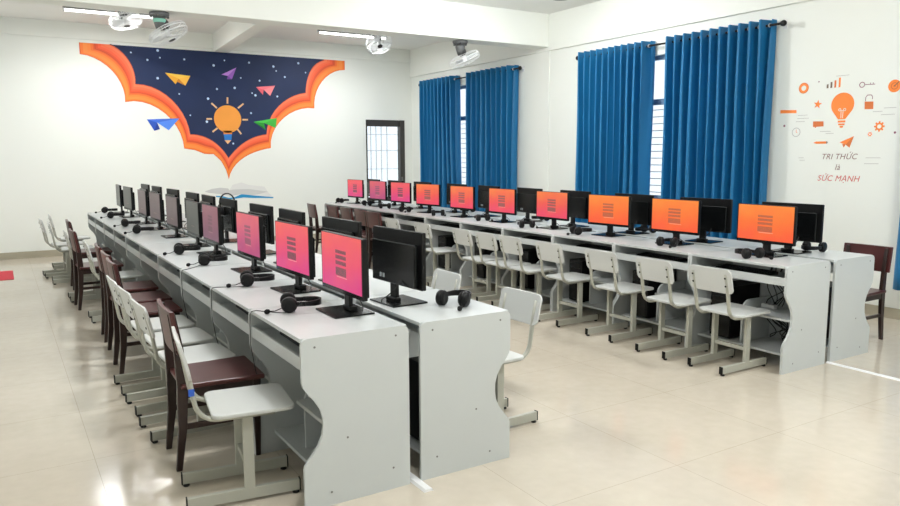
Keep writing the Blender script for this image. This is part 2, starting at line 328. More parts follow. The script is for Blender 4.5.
# ------------------------------------------------------------------ the painted mural on the back wall
MU = {"O": [[1.199, 3.044], [1.3, 3.031], [1.395, 2.999], [1.484, 2.952], [1.565, 2.892], [1.637, 2.82], [1.697, 2.738], [1.744, 2.648], [1.778, 2.553], [1.795, 2.454], [1.794, 2.353], [1.794, 2.353], [1.922, 2.372], [2.047, 2.361], [2.166, 2.326], [2.278, 2.268], [2.38, 2.192], [2.468, 2.1], [2.542, 1.995], [2.598, 1.88], [2.633, 1.759], [2.647, 1.634], [2.647, 1.634], [2.729, 1.621], [2.811, 1.609], [2.888, 1.58], [2.964, 1.547], [3.042, 1.541], [3.115, 1.543], [3.175, 1.486], [3.233, 1.427], [3.272, 1.354], [3.31, 1.28], [3.331, 1.2], [3.349, 1.119], [3.349, 1.119], [3.379, 1.214], [3.426, 1.299], [3.486, 1.373], [3.557, 1.437], [3.637, 1.492], [3.724, 1.538], [3.816, 1.575], [3.91, 1.605], [4.004, 1.628], [4.098, 1.645], [4.098, 1.645], [4.104, 1.768], [4.136, 1.883], [4.19, 1.99], [4.264, 2.087], [4.352, 2.171], [4.453, 2.242], [4.564, 2.297], [4.68, 2.334], [4.8, 2.352], [4.92, 2.349], [4.92, 2.349], [4.921, 2.452], [4.939, 2.554], [4.972, 2.652], [5.019, 2.744], [5.079, 2.828], [5.15, 2.902], [5.232, 2.964], [5.322, 3.011], [5.42, 3.042], [5.525, 3.055]], "I": [[1.627, 3.226], [1.692, 3.194], [1.752, 3.154], [1.805, 3.105], [1.851, 3.05], [1.89, 2.99], [1.921, 2.925], [1.945, 2.856], [1.959, 2.785], [1.965, 2.713], [1.961, 2.641], [1.961, 2.641], [2.084, 2.634], [2.201, 2.605], [2.311, 2.556], [2.412, 2.49], [2.502, 2.409], [2.582, 2.316], [2.648, 2.213], [2.7, 2.102], [2.736, 1.987], [2.755, 1.868], [2.755, 1.868], [2.819, 1.867], [2.882, 1.859], [2.943, 1.844], [3.001, 1.823], [3.057, 1.795], [3.111, 1.763], [3.161, 1.725], [3.208, 1.683], [3.252, 1.637], [3.292, 1.588], [3.328, 1.537], [3.36, 1.483], [3.36, 1.483], [3.412, 1.544], [3.468, 1.603], [3.526, 1.657], [3.588, 1.708], [3.654, 1.753], [3.723, 1.792], [3.795, 1.826], [3.87, 1.852], [3.949, 1.871], [4.029, 1.884], [4.029, 1.884], [4.045, 1.996], [4.079, 2.102], [4.128, 2.202], [4.191, 2.293], [4.266, 2.376], [4.352, 2.448], [4.446, 2.51], [4.546, 2.56], [4.652, 2.596], [4.761, 2.619], [4.761, 2.619], [4.767, 2.69], [4.777, 2.762], [4.793, 2.834], [4.816, 2.904], [4.845, 2.971], [4.882, 3.033], [4.926, 3.089], [4.979, 3.137], [5.041, 3.175], [5.113, 3.203]], "M": [[1.434, 3.144], [1.516, 3.121], [1.591, 3.084], [1.661, 3.037], [1.723, 2.979], [1.776, 2.913], [1.82, 2.841], [1.855, 2.763], [1.878, 2.681], [1.888, 2.597], [1.886, 2.511], [1.886, 2.511], [2.011, 2.516], [2.132, 2.495], [2.246, 2.452], [2.352, 2.39], [2.447, 2.311], [2.531, 2.219], [2.6, 2.115], [2.654, 2.002], [2.69, 1.884], [2.706, 1.763], [2.706, 1.763], [2.779, 1.757], [2.85, 1.747], [2.918, 1.726], [2.985, 1.699], [3.05, 1.681], [3.113, 1.664], [3.168, 1.617], [3.219, 1.568], [3.261, 1.51], [3.3, 1.45], [3.329, 1.385], [3.355, 1.319], [3.355, 1.319], [3.397, 1.396], [3.449, 1.466], [3.508, 1.529], [3.574, 1.586], [3.646, 1.635], [3.724, 1.678], [3.804, 1.713], [3.888, 1.741], [3.974, 1.762], [4.06, 1.776], [4.06, 1.776], [4.072, 1.893], [4.105, 2.004], [4.156, 2.107], [4.224, 2.2], [4.305, 2.284], [4.398, 2.355], [4.499, 2.414], [4.607, 2.458], [4.719, 2.486], [4.833, 2.498], [4.833, 2.498], [4.836, 2.583], [4.85, 2.668], [4.874, 2.752], [4.907, 2.832], [4.95, 2.906], [5.002, 2.974], [5.064, 3.032], [5.133, 3.08], [5.212, 3.115], [5.298, 3.136]], "ytop": [[1.211, 3.229], [5.528, 3.203]], "planes": {"yellow": [[[2.408, 2.835], [2.8, 2.804], [2.616, 2.75]], [[2.408, 2.835], [2.616, 2.75], [2.564, 2.66]], [[2.616, 2.75], [2.8, 2.804], [2.714, 2.645]], [[2.616, 2.75], [2.714, 2.645], [2.579, 2.705]]], "purple": [[[3.301, 2.853], [3.554, 2.98], [3.405, 2.836]], [[3.405, 2.836], [3.554, 2.98], [3.472, 2.785]], [[3.405, 2.836], [3.472, 2.785], [3.389, 2.781]]], "pink": [[[3.876, 2.676], [4.212, 2.714], [4.009, 2.635]], [[3.876, 2.676], [4.009, 2.635], [3.991, 2.55]], [[4.009, 2.635], [4.212, 2.714], [4.117, 2.536]]], "blue": [[[2.097, 2.091], [2.593, 2.119], [2.249, 2.046]], [[2.097, 2.091], [2.249, 2.046], [2.2, 1.914]], [[2.249, 2.046], [2.593, 2.119], [2.42, 1.926]], [[2.249, 2.046], [2.285, 1.941], [2.2, 1.914]]], "green": [[[3.81, 2.087], [4.222, 2.162], [3.992, 2.072]], [[3.81, 2.087], [3.992, 2.072], [4.017, 1.949]], [[3.992, 2.072], [4.222, 2.162], [4.196, 1.99]], [[3.81, 2.087], [4.017, 1.949], [3.961, 2.015]]]}, "stars": [[1.919, 3.116], [2.156, 3.018], [2.317, 3.174], [2.345, 3.064], [2.718, 3.062], [3.181, 2.994], [3.361, 3.086], [3.773, 3.075], [4.194, 3.036], [4.241, 2.964], [4.391, 2.869], [4.645, 3.119], [4.773, 2.965], [3.943, 2.785], [2.294, 2.743], [2.612, 2.509], [3.217, 2.614], [3.512, 2.645], [3.805, 2.571], [4.245, 2.532], [3.066, 2.451], [3.622, 2.815], [3.773, 2.235], [3.03, 2.075], [2.769, 2.173], [3.449, 1.719], [3.861, 2.536]], "bulb": [[3.374, 2.128], [3.145, 2.123], [3.384, 2.358]], "rays": [[[3.385, 2.485], [3.38, 2.38]], [[3.116, 2.38], [3.203, 2.302]], [[3.554, 2.312], [3.651, 2.389]], [[3.024, 2.12], [3.114, 2.122]], [[3.621, 2.12], [3.716, 2.122]], [[3.113, 1.909], [3.198, 1.974]], [[3.53, 1.961], [3.592, 1.878]]], "pencil": [[3.295, 1.911], [3.434, 1.913], [3.433, 1.876], [3.294, 1.874], [3.419, 1.774], [3.308, 1.773], [3.356, 1.709]], "bookL": [[2.937, 0.921], [3.059, 0.962], [3.202, 0.979], [3.334, 0.961], [3.347, 0.93], [3.339, 0.843], [3.197, 0.872], [3.016, 0.894]], "bookR": [[3.347, 0.93], [3.409, 1.022], [3.557, 1.06], [3.681, 1.015], [3.959, 0.977], [4.02, 0.879], [4.109, 0.791], [3.759, 0.83], [3.548, 0.861], [3.422, 0.84], [3.343, 0.826]], "bookC": [[3.124, 0.843], [3.236, 0.834], [3.337, 0.801], [3.442, 0.812], [3.548, 0.857], [3.717, 0.846], [3.845, 0.821], [4.109, 0.797], [4.113, 0.773], [3.757, 0.787], [3.588, 0.801], [3.42, 0.782], [3.337, 0.78], [3.215, 0.814], [3.123, 0.823]]}
mur = thing('wall_mural', 'painted mural of orange clouds, navy sky, bulb and paper planes on the back wall', 'mural', (3.37, YB, 0))
def flat(name, polys, m, layer, parent=mur, plane='back', label=None, th=.0006):
    bm = NB()
    for P in polys:
        if plane == 'back':
            y = YB - .001 - layer * .0008; prism(bm, [(p[0] - 3.37, p[1]) for p in P], 'y', y - YB, y - YB - th)
        else:
            x = XW - .001 - layer * .0008; prism(bm, [(p[0] - 4.05, p[1]) for p in P], 'x', x - XW, x - XW - th)
    bmesh.ops.triangulate(bm, faces=[f for f in bm.faces if len(f.verts) > 4])
    o = obj(name, bm, m, parent)
    if label: o['label'] = label
    return o
ZT = 3.215
navy = mat('mural_navy', rgb(8, 34, 78), .6, noise=.4, nscale=1.3)
def paint(n, *c): return mat('mural_' + n, rgb(*c), .6)
o_or, o_co, o_ln = mat('mural_orange', rgb(255, 136, 52), .6, noise=.06, nscale=3), mat('mural_coral', rgb(255, 116, 72), .6, noise=.08, nscale=3), paint('rust_line', 214, 70, 30)
def capped(L): return [[L[0][0], ZT]] + L + [[L[-1][0], ZT]]
def closed_top(L):
    L = [list(p) for p in L]; L[0][1] = min(L[0][1], ZT); L[-1][1] = min(L[-1][1], ZT); return capped(L)
def mixl(A, B, t): return [[a[0] * (1 - t) + b[0] * t, a[1] * (1 - t) + b[1] * t] for a, b in zip(A, B)]
def band(name, steps, label):
    # painted band: strips of slightly different orange, as on the artwork
    bm = NB(); mats = []; cut = lambda L: [[p[0], min(p[1], ZT)] for p in L]
    for k, ((t0, c), (t1, _)) in enumerate(zip(steps, steps[1:])):
        a, b = cut(mixl(MU['O'], MU['I'], t0)), cut(mixl(MU['O'], MU['I'], t1)); mats.append(mat('mural_band', rgb(*c), .6))
        for L in (a, b): L.insert(0, [L[0][0], ZT]); L.append([L[-1][0], ZT])
        for i in range(len(a) - 1):
            if (Vector(a[i]) - Vector(a[i + 1])).length + (Vector(b[i]) - Vector(b[i + 1])).length < 1e-5: continue
            vs = [bm.verts.new((p[0] - 3.37, -.002, p[1])) for p in (a[i], a[i + 1], b[i + 1], b[i])]
            f = bm.faces.new(vs); f.material_index = k
    me = bpy.data.meshes.new(name); bmesh.ops.remove_doubles(bm, verts=bm.verts, dist=1e-5); bmesh.ops.recalc_face_normals(bm, faces=bm.faces); bm.to_mesh(me); bm.free()
    for m_ in mats: me.materials.append(m_)
    o = bpy.data.objects.new(name, me); C.objects.link(o); o.parent = mur; o['label'] = label
    s = o.modifiers.new('solid', 'SOLIDIFY'); s.thickness = .0012; s.offset = 0
band('cloud_border', [(0, (226, 84, 34)), (.03, (255, 128, 48)), (.12, (255, 146, 62)), (.26, (255, 138, 54)), (.36, (250, 118, 46)), (.44, (240, 96, 42)), (.49, (214, 72, 34)), (.52, 0)], 'outer orange cloud band')
band('inner_cloud_border', [(.52, (238, 84, 44)), (.60, (252, 98, 56)), (.70, (255, 112, 68)), (.82, (255, 126, 84)), (.93, (246, 112, 78)), (.975, (150, 52, 34)), (1.001, 0)], 'inner coral cloud band')
flat('night_sky', [capped(mixl(MU['O'], MU['I'], 1))], navy, 4, label='dark navy starry sky')
def circ(x, z, r, n=20, a0=0, a1=360): return [(x + r * math.cos(R(a0 + (a1 - a0) * i / n)), z + r * math.sin(R(a0 + (a1 - a0) * i / n))) for i in range(n)]
st = flat('star', [circ(x, z, .014 + .008 * ((i * 7) % 3) / 2, 6) for i, (x, z) in enumerate(MU['stars'])], paint('star', 200, 220, 245), 5); st['kind'] = 'stuff'
cols = {'yellow': [(255, 205, 80), (246, 178, 50), (255, 192, 70), (214, 132, 30)], 'purple': [(188, 130, 215), (150, 92, 190), (120, 70, 160)],
        'pink': [(250, 120, 132), (236, 96, 108), (250, 140, 145)], 'blue': [(58, 110, 220), (36, 84, 190), (84, 140, 240), (24, 60, 150)], 'green': [(70, 200, 70), (30, 150, 40), (60, 180, 60), (16, 110, 30)]}
for nm, tris in MU['planes'].items():
    pr = None
    for k, T in enumerate(tris):
        o = flat('paper_plane' if pr is None else 'fold', [T], paint(nm + '_plane', *cols[nm][k]), 6 + k * .3, label=nm + ' paper plane' if pr is None else None)
        if pr is None: pr = o
        else: o.parent = pr
c, lft, top = MU['bulb']; rb = .228
flat('light_bulb', [circ(c[0], 2.125, rb, 40)], mat('mural_bulb', rgb(248, 160, 62), .6, noise=.06, nscale=4), 6, label='orange round bulb')
def strip(a, b, w):
    a, b = Vector(a), Vector(b); n = (b - a).orthogonal().normalized() * w / 2; return [tuple(a + n), tuple(b + n), tuple(b - n), tuple(a - n)]
flat('bulb_ray', [strip(a, b, .028) for a, b in MU['rays']], paint('ray', 238, 190, 140), 6)
P = MU['pencil']
flat('bulb_neck', [[(P[0][0], 1.93), (P[1][0], 1.93), (P[2][0], P[2][1]), (P[3][0], P[3][1])]], paint('neck', 236, 140, 60), 6)
flat('bulb_socket', [[P[3], P[2], P[4], P[5]]], paint('socket', 30, 120, 200), 6)
flat('bulb_tip', [[P[5], P[4], P[6]]], paint('tip', 246, 190, 130), 6)
bk1, bk2 = paint('page_light', 232, 232, 229), paint('page_grey', 212, 212, 210)
flat('book_cover', [MU['bookC']], paint('book_blue', 30, 150, 205), 1, label='bright blue book edge')
flat('book_left_page', [MU['bookL']], bk2, 2); flat('book_right_page', [MU['bookR']], bk1, 2)
flat('page_shadow', [[MU['bookR'][0], MU['bookR'][10], MU['bookR'][8], MU['bookR'][7], [MU['bookR'][5][0], MU['bookR'][5][1] + .01], [MU['bookR'][3][0], MU['bookR'][3][1] - .07], [MU['bookR'][1][0], MU['bookR'][1][1] - .08]]], bk2, 3)

# ------------------------------------------------------------------ printed wall graphic on the window wall
dec = thing('wall_graphic', 'orange light bulb graphic with icons and slogan printed on the window wall', 'wall graphic', (XW, 4.05, 0))
def fr(name, polys, m, layer=0, label=None): return flat(name, polys, m, layer, dec, 'right', label)
OR, OD, GY, PU, BR, WH = paint('decal_orange', 255, 140, 60), paint('decal_dark_orange', 222, 120, 60), paint('decal_grey', 178, 174, 170), paint('decal_plum', 150, 96, 110), paint('decal_brown', 120, 100, 84), paint('decal_white', 250, 240, 228)
def ringp(y, z, r0, r1, n=24):
    return [[(y + r * math.cos(2 * math.pi * (i + k) / n), z + r * math.sin(2 * math.pi * (i + k) / n)) for r, k in ((r0, 0), (r1, 0), (r1, 1), (r0, 1))] for i in range(n)]
bl = [(4.05 + .112 * math.cos(R(a)), 1.968 + .112 * math.sin(R(a))) for a in range(-30, 211, 10)]
fr('light_bulb', [[*bl, (4.015, 1.83), (4.085, 1.83)]], OR, 0, 'large orange light bulb')
fr('bulb_base', [[(4.086, 1.818), (4.086, 1.80), (4.012, 1.80), (4.012, 1.818)], [(4.08, 1.79), (4.08, 1.775), (4.018, 1.775), (4.018, 1.79)], [(4.068, 1.768), (4.06, 1.75), (4.036, 1.75), (4.03, 1.768)]], OR, 0)
fr('filament', [*ringp(4.073, 1.92, .008, .014, 12), *ringp(4.026, 1.92, .008, .014, 12), strip((4.06, 1.915), (4.058, 1.84), .006), strip((4.04, 1.915), (4.042, 1.84), .006), strip((4.065, 1.912), (4.035, 1.912), .006)], WH, 1)
fr('dial_icon', ringp(4.457, 2.153, .026, .046), OR); fr('dial_outline', ringp(4.457, 2.153, .046, .053), OD)
for y, h, m in ((4.21, .037, BR), (4.173, .056, BR), (4.134, .068, OD), (4.092, .09, OR)): fr('chart_bar', [[(y + .009, 2.133), (y - .009, 2.133), (y - .009, 2.133 + h), (y + .009, 2.133 + h)]], m)
fr('star_icon', [[(4.30 + (.045 if i % 2 == 0 else .018) * math.cos(R(90 + 36 * i + 8)), 1.985 + (.045 if i % 2 == 0 else .018) * math.sin(R(90 + 36 * i + 8))) for i in range(10)]], OR)
fr('orange_bar', [[(4.70, 1.951), (4.522, 1.942), (4.52, 1.912), (4.70, 1.918)]], OR)
fr('clock_icon', ringp(4.512, 1.721, .04, .045), GY); fr('clock_hands', [strip((4.512, 1.721), (4.512, 1.748), .004), strip((4.512, 1.721), (4.498, 1.715), .004)], OR)
fr('dot', [circ(4.647, 1.789, .012, 8), circ(4.302, 2.202, .007, 8)], PU); fr('dot', [circ(3.55, 1.691, .011, 8)], PU)
fr('speech_bubble', [[(4.337, 1.822), (4.23, 1.818), (4.226, 1.77), (4.30, 1.768), (4.31, 1.755), (4.318, 1.768), (4.335, 1.768)]], OD)
fr('key_icon', [*ringp(3.876, 2.138, .02, .027, 16), strip((3.848, 2.137), (3.757, 2.135), .006), strip((3.80, 2.136), (3.80, 2.152), .005), strip((3.775, 2.136), (3.775, 2.152), .005)], PU)
fr('padlock_body', [[(3.841, 1.982), (3.761, 1.979), (3.758, 1.91), (3.838, 1.913)]], OD)
fr('padlock_shackle', [strip((3.834, 1.985), (3.834, 2.02), .006), strip((3.834, 2.02), (3.82, 2.04), .006), strip((3.82, 2.04), (3.785, 2.04), .006), strip((3.785, 2.04), (3.772, 2.025), .006), strip((3.772, 2.025), (3.772, 2.0), .006)], PU)
fr('target_icon', [circ(3.583, 2.104, .056, 24)], OR); fr('target_ring', [*ringp(3.583, 2.104, .024, .032), *ringp(3.583, 2.104, .0, .01)], OD, 1); fr('target_arrow', [strip((3.583, 2.104), (3.545, 2.14), .006)], BR, 2)
def gear(y, z, r, n=8):
    P = ringp(y, z, r * .45, r * .8)
    for i in range(n):
        a = 2 * math.pi * i / n; P.append(strip((y + r * .75 * math.cos(a), z + r * .75 * math.sin(a)), (y + r * 1.1 * math.cos(a), z + r * 1.1 * math.sin(a)), r * .35))
    return P
fr('gear_icon', gear(3.692, 1.75, .043), OR); fr('small_gear_icon', gear(3.772, 1.682, .019, 6), OR)
fr('pencil_icon', [[(4.322, 1.613), (4.29, 1.624), (4.19, 1.624), (4.19, 1.602), (4.29, 1.602)]], OR); fr('pencil_end', [[(4.19, 1.626), (4.175, 1.62), (4.175, 1.606), (4.19, 1.60)]], BR)
fr('paper_plane_icon', [[(4.055, 1.612), (3.92, 1.668), (3.995, 1.59)]], OR); fr('paper_plane_wing', [[(3.995, 1.59), (3.92, 1.668), (3.955, 1.56)], [(4.03, 1.60), (3.995, 1.59), (4.012, 1.562)]], OD)
ln = [strip((a, z), (b, z), .0035) for a, b, z in ((4.503, 4.399, 1.887), (4.509, 4.383, 1.856), (4.522, 4.425, 1.826), (3.663, 3.554, 1.914), (3.684, 3.562, 1.855), (3.76, 3.673, 1.886), (4.47, 4.412, 1.465), (4.46, 4.40, 1.441), (3.796, 3.66, 1.465), (3.806, 3.675, 1.411), (4.26, 4.15, 1.72), (4.2, 4.12, 1.70), (4.13, 4.0, 2.24))]
fr('speed_line', ln, GY)
def text(body, y, z, size, m, label):
    cu = bpy.data.curves.new('t', 'FONT'); cu.body = body; cu.size = size; cu.align_x = 'CENTER'; cu.shear = .25; cu.extrude = .0004; cu.space_character = 1.05
    to = bpy.data.objects.new('t', cu); C.objects.link(to)
    me = bpy.data.meshes.new_from_object(to.evaluated_get(bpy.context.evaluated_depsgraph_get())); bpy.data.objects.remove(to)
    me.transform(Matrix(((0, 0, -1, -.0015), (-1, 0, 0, y - 4.05), (0, 1, 0, z), (0, 0, 0, 1))))
    me.materials.clear(); me.materials.append(m)
    o = bpy.data.objects.new('slogan_line', me); C.objects.link(o); o.parent = dec; o['label'] = label
text('TRI TH\u1ee8C', 4.055, 1.452, .075, paint('decal_text', 150, 118, 112), 'grey brown slogan text')
text('l\u00e0', 4.062, 1.35, .078, paint('decal_text2', 150, 118, 112), 'grey brown slogan text')
text('S\u1ee8C M\u1ea0NH', 4.05, 1.242, .078, paint('decal_text3', 214, 106, 96), 'reddish slogan text')

# ------------------------------------------------------------------ curtains
def rod(y0, y1, label):
    t = thing('curtain_rod', label, 'curtain rod', (XW - .11, y0, 2.80), 0, 'curtain rods')
    bm = NB(); tube(bm, [(0, 0, 0), (0, y1 - y0, 0)], .012, 10); obj('pole', bm, M['rod'], t, True)
    for yy in (0, y1 - y0):
        bm = NB(); s = -1 if yy == 0 else 1
        lathe(bm, [(.012, 0), (.022, .01), (.03, .03), (.03, .045), (.018, .06), (.004, .066)], 14, Matrix.Translation((0, yy, 0)) @ Matrix.Rotation(-s * R(90), 4, 'X'))
        obj('finial', bm, M['rod'], t, True)
        bm = NB(); yb = yy - s * .012; box(bm, 0, .108, yb - .008, yb + .008, -.008, .008); box(bm, .10, .11, yb - .02, yb + .02, -.04, .04); obj('bracket', bm, M['wplast'], t)
rod(4.68, 7.66, 'black curtain rod over the nearer window, between the column and the wall graphic')
rod(9.02, 12.0, 'black curtain rod over the far window beside the door corner')
def curtain(y0, y1, n, label, z0=.25, z1=2.86, seed=0, flare=0., side=0, amp=.088):
    rr = random.Random(seed)
    t = thing('curtain', label, 'curtain', (XW - .11, (y0 + y1) / 2, 0), 0, 'blue curtains')
    W = y1 - y0; nu, nv = n * 12, 16; bm = NB(); g = []
    ph = [rr.uniform(-.25, .25) for _ in range(n + 2)]
    for j in range(nv + 1):
        f = j / nv; z = z1 + (z0 - z1) * f; row = []
        for i in range(nu + 1):
            u = i / nu; k = u * n
            wob = f * (ph[int(k)] * (1 - (k % 1)) + ph[int(k) + 1] * (k % 1)) * .8
            a = amp * (1 - .25 * f) 
            s = math.sin(2 * math.pi * (k + wob))
            s = math.copysign(abs(s) ** .45, s)
            y = -W / 2 + W * u + .012 * math.cos(4 * math.pi * k) 
            if flare and side > 0: y += flare * f * max(0, u - .6) / .4
            if flare and side < 0: y -= flare * f * max(0, .4 - u) / .4
            x = a * s + (.004 * math.sin(9 * f + k))
            row.append(bm.verts.new((x, y, z)))
        g.append(row)
    for j in range(nv):
        for i in range(nu): bm.faces.new((g[j][i], g[j][i + 1], g[j + 1][i + 1], g[j + 1][i]))
    o = obj('cloth', bm, M['curtain'], t, True); s = o.modifiers.new('solid', 'SOLIDIFY'); s.thickness = .003
    for k in range(2 * n):
        y = -W / 2 + W * (k + .0) / (2 * n) + W / (4 * n) * 0
        bm = NB(); lathe(bm, [(.014, -.004), (.021, -.004), (.021, .004), (.014, .004)], 12, Matrix.Translation((0, y + W / (4 * n), 2.80)) @ Matrix.Rotation(R(90), 4, 'X') @ Matrix.Rotation(R(20 if k % 2 else -20), 4, 'Y'))
        obj('grommet', bm, M['grommet'], t, True)
curtain(4.765, 6.11, 11, 'blue eyelet curtain, right one of the nearer window, beside the wall graphic', seed=1)
curtain(6.39, 7.62, 11, 'blue eyelet curtain, left one of the nearer window, closest to the column', seed=2)
curtain(9.11, 10.38, 9, 'blue eyelet curtain, right one of the far window', seed=3)
curtain(10.78, 11.95, 9, 'blue eyelet curtain, left one of the far window, nearest the door corner', seed=4, flare=.12, side=-1)
curtain(1.7, 3.34, 9, 'blue curtain edge at the far right of the photo', seed=5, z0=.30, flare=.07, side=1)
# ------------------------------------------------------------------ computer desks
DW, DD = .82, .505         # module length (y), depth (x)
def s_outline(depth):
    """end panel seen from the side: straight top, S-shaped knee recess, straight foot"""
    p = [(0, 0), (depth, 0)]
    r = .03
    p += [(depth, .75 - r)] + [(depth - r + r * math.cos(R(a)), .75 - r + r * math.sin(R(a))) for a in (30, 60, 90)]
    p += [(r - r * math.sin(R(a)), .75 - r + r * math.cos(R(a))) for a in (0, 30, 60, 90)]
    prof = [(.565, 0), (.54, .006), (.51, .026), (.48, .052), (.44, .076), (.40, .088), (.36, .09), (.32, .084), (.28, .066), (.25, .044), (.22, .018), (.20, .004), (.185, 0)]
    p += [(x, z) for z, x in prof]
    return p
def make_desk(back=True):
    t = thing('computer_desk', '', 'desk')
    T = .017
    for y0 in (0, DW - T):
        bm = NB(); prism(bm, s_outline(DD), 'y', y0, y0 + T); o = obj('side_panel', bm, M['lam'], t)
        bm = NB()
        for (sx, sz) in ((.06, .71), (.44, .71), (.2, .29), (.12, .06), (.42, .10)):
            ys = y0 - .0008 if y0 == 0 else y0 + T + .0008
            lathe(bm, [(.0001, -.0006), (.005, -.0006), (.005, .0006), (.0001, .0006)], 8, Matrix.Translation((sx, ys, sz)) @ Matrix.Rotation(R(90), 4, 'X'))
        obj('screw_cap', bm, M['steel'], o)
        bm = NB(); box(bm, .01, DD - .01, y0 + .001, y0 + T - .001, -.0001, .006); obj('foot_strip', bm, M['black2'], o)
    bm = NB(); box(bm, .002, DD - .004, T, DW - T, .7315, .7495); obj('tabletop', bm, M['lam'], t, bevel=.002)
    bm = NB(); box(bm, .035, .36, T, DW - T, .628, .643); obj('keyboard_shelf', bm, M['lam'], t)
    bm = NB(); box(bm, .004, .02, T, DW - T, .612, .668); obj('shelf_rail', bm, M['lam'], t, bevel=.002)
    bm = NB(); box(bm, .11, DD - .045, T, .44, .345, .361); obj('middle_shelf', bm, M['lam'], t, bevel=.001)
    bm = NB(); box(bm, .1, DD - .03, T, DW - T, .10, .116); obj('bottom_shelf', bm, M['lam'], t, bevel=.001)
    bm = NB(); prism(bm, [(.15, .116), (DD - .03, .116), (DD - .03, .43)] + [(.23 - .08 * math.sin(R(a)), .35 + .08 * math.cos(R(a))) for a in (0, 20, 40, 60, 80, 90)], 'y', .44, .455); obj('divider_panel', bm, M['lam'], t, bevel=.001)
    if back:
        bm = NB(); box(bm, DD - .02, DD - .006, T, DW - T, .09, .7315); obj('back_panel', bm, M['lam'], t)
    return t
desk, desk_open = Proto(make_desk()), Proto(make_desk(False))
yA = [2.81, 3.53, 4.30, 5.12, 5.95, 6.78, 7.60, 8.44, 9.29, 10.16, 11.04]
yC = [2.93 + .819 * i for i in range(11)]
XA, XB, XC, XD = 1.012, 2.081, 4.478, 5.55
PLACE = ['nearest to the camera', 'second nearest', 'third nearest', 'fourth nearest', 'fifth nearest', 'sixth nearest', 'fourth farthest', 'third farthest', 'second farthest', 'farthest']
rows = {
 'A': dict(x=XA, ys=yA, dr=1, say='left row, side of the outer chairs'),
 'B': dict(x=XB, ys=yA, dr=-1, say='left row, aisle side'),
 'C': dict(x=XC, ys=yC, dr=1, say='right row, aisle side'),
 'D': dict(x=XD, ys=yC, dr=-1, say='right row, window side')}
DESKH = .7495
for rn, r in rows.items():
    for i in range(10):
        y0, y1 = r['ys'][i], r['ys'][i + 1]; s = (y1 - y0 - .004) / DW
        lab = 'White computer desk, %s, %s' % (PLACE[i], r['say'])
        if i == 0: lab = 'White computer desk with exposed S-curved end panel, ' + r['say']
        if rn in 'AC': desk.place((r['x'], y0 + .002, .0002), 0, lab, 'computer desks', (1, s, 1))
        else: desk_open.place((r['x'], y1 - .002, .0002), math.pi, lab, 'computer desks', (1, s, 1))
# after rotation by pi the shelf compartments mirror too, which is fine for the back rows

# ------------------------------------------------------------------ monitors
MW, MH = .49, .286
def make_monitor(scr):
    t = thing('monitor', '', 'monitor')
    bm = NB(); prism(bm, rrect(-.10, .105, -.125, .125, .006), 'z', 0, .009); 
    bm.verts.ensure_lookup_table(); obj('stand_base', bm, M['gloss'], t, bevel=.002)
    bm = NB(); box(bm, .014, .034, -.03, .03, .009, .15, .004); box(bm, .012, .052, -.045, .045, .009, .03, .004); n = obj('stand_neck', bm, M['black'], t)
    z0 = .092
    bm = NB(); prism(bm, rrect(-MW / 2, MW / 2, z0, z0 + MH, .006), 'x', -.012, .012); h = obj('housing', bm, M['black'], t, bevel=.002)
    bm = NB(); prism(bm, [(-.215, z0 + .006), (.215, z0 + .006), (.215, z0 + .215), (.207, z0 + .225), (-.207, z0 + .225), (-.215, z0 + .215)], 'x', .012, .036)
    bm2 = bm; obj('rear_cover', bm2, M['gloss'], h, bevel=.006)
    bm = NB()
    for yy in (-.12, -.09): box(bm, .036, .039, yy - .008, yy + .008, z0 + .03, z0 + .052)
    obj('port', bm, M['grommet'], h)
    bm = NB(); box(bm, -.0126, -.012, -MW / 2 + .004, MW / 2 - .004, z0 + .002, z0 + .02); obj('lower_bezel', bm, M['gloss'], h)
    bm = NB(); box(bm, -.0008, .0008, -MW / 2 + .011, MW / 2 - .011, -MH / 2 + .0225, MH / 2 - .0075 + .004)
    s = obj('screen', bm, S[scr], t); s.location = (-.0124, 0, z0 + MH / 2)
    bm = NB(); lathe(bm, [(.0001, -.0005), (.003, -.0005), (.003, .0005), (.0001, .0005)], 8, Matrix.Translation((-.0135, .22, z0 + .011)) @ Matrix.Rotation(R(90), 4, 'Y')); obj('power_light', bm, M['blue'], h)
    bm = NB(); pts = []
    for k in range(13):
        f = k / 12; pts.append((.04 + .05 * math.sin(f * math.pi) + .02 * f, .09 - .12 * f + .03 * math.sin(5 * f), (z0 + .03) * (1 - f) ** 1.5 + .004))
    tube(bm, pts, .003, 6); obj('cable', bm, M['cable'], t, True)
    return t
mon = {k: Proto(make_monitor(k)) for k in S}
A_y = [3.22, 3.91, 4.75, 5.74, 6.35, 7.2, 8.06, 8.85, 9.93, 10.75]
A_r = [0.0, -2.5, -1.0, 0.0, 1.0, -0.5, -2.0, -0.5, -2.5, 2.0]
A_s = ['pink', 'pink', 'rose', 'dullrose', 'grey', 'mauve', 'mauve', 'mauve', 'grey', 'grey']
A_t = ['bright pink login screen', 'bright pink login screen', 'rose screen', 'faded rose screen', 'greenish grey screen', 'washed-out mauve screen', 'washed-out mauve screen', 'washed-out mauve screen', 'grey screen', 'grey screen turned nearly edge-on']
for i in range(10):
    w = PLACE[i]
    mon[A_s[i]].place((1.385, A_y[i], DESKH), R(-A_r[i]), 'Black monitor with %s, %s, outer left desks' % (A_t[i], w), 'monitors')
B_y = [3.3, 4.03, 4.89, 5.58, 6.53, 7.24, 7.92, 8.91, 9.92, 10.76]
B_r = [-3.0, -2.5, 0.5, -1.5, -0.5, 1.0, -1.0, -3.0, -2.0, -1.5]
B_n = ['nearest', 'second nearest', 'third nearest', 'fourth nearest', 'fifth nearest', 'sixth nearest', 'fourth farthest', 'third farthest', 'second farthest', 'farthest']
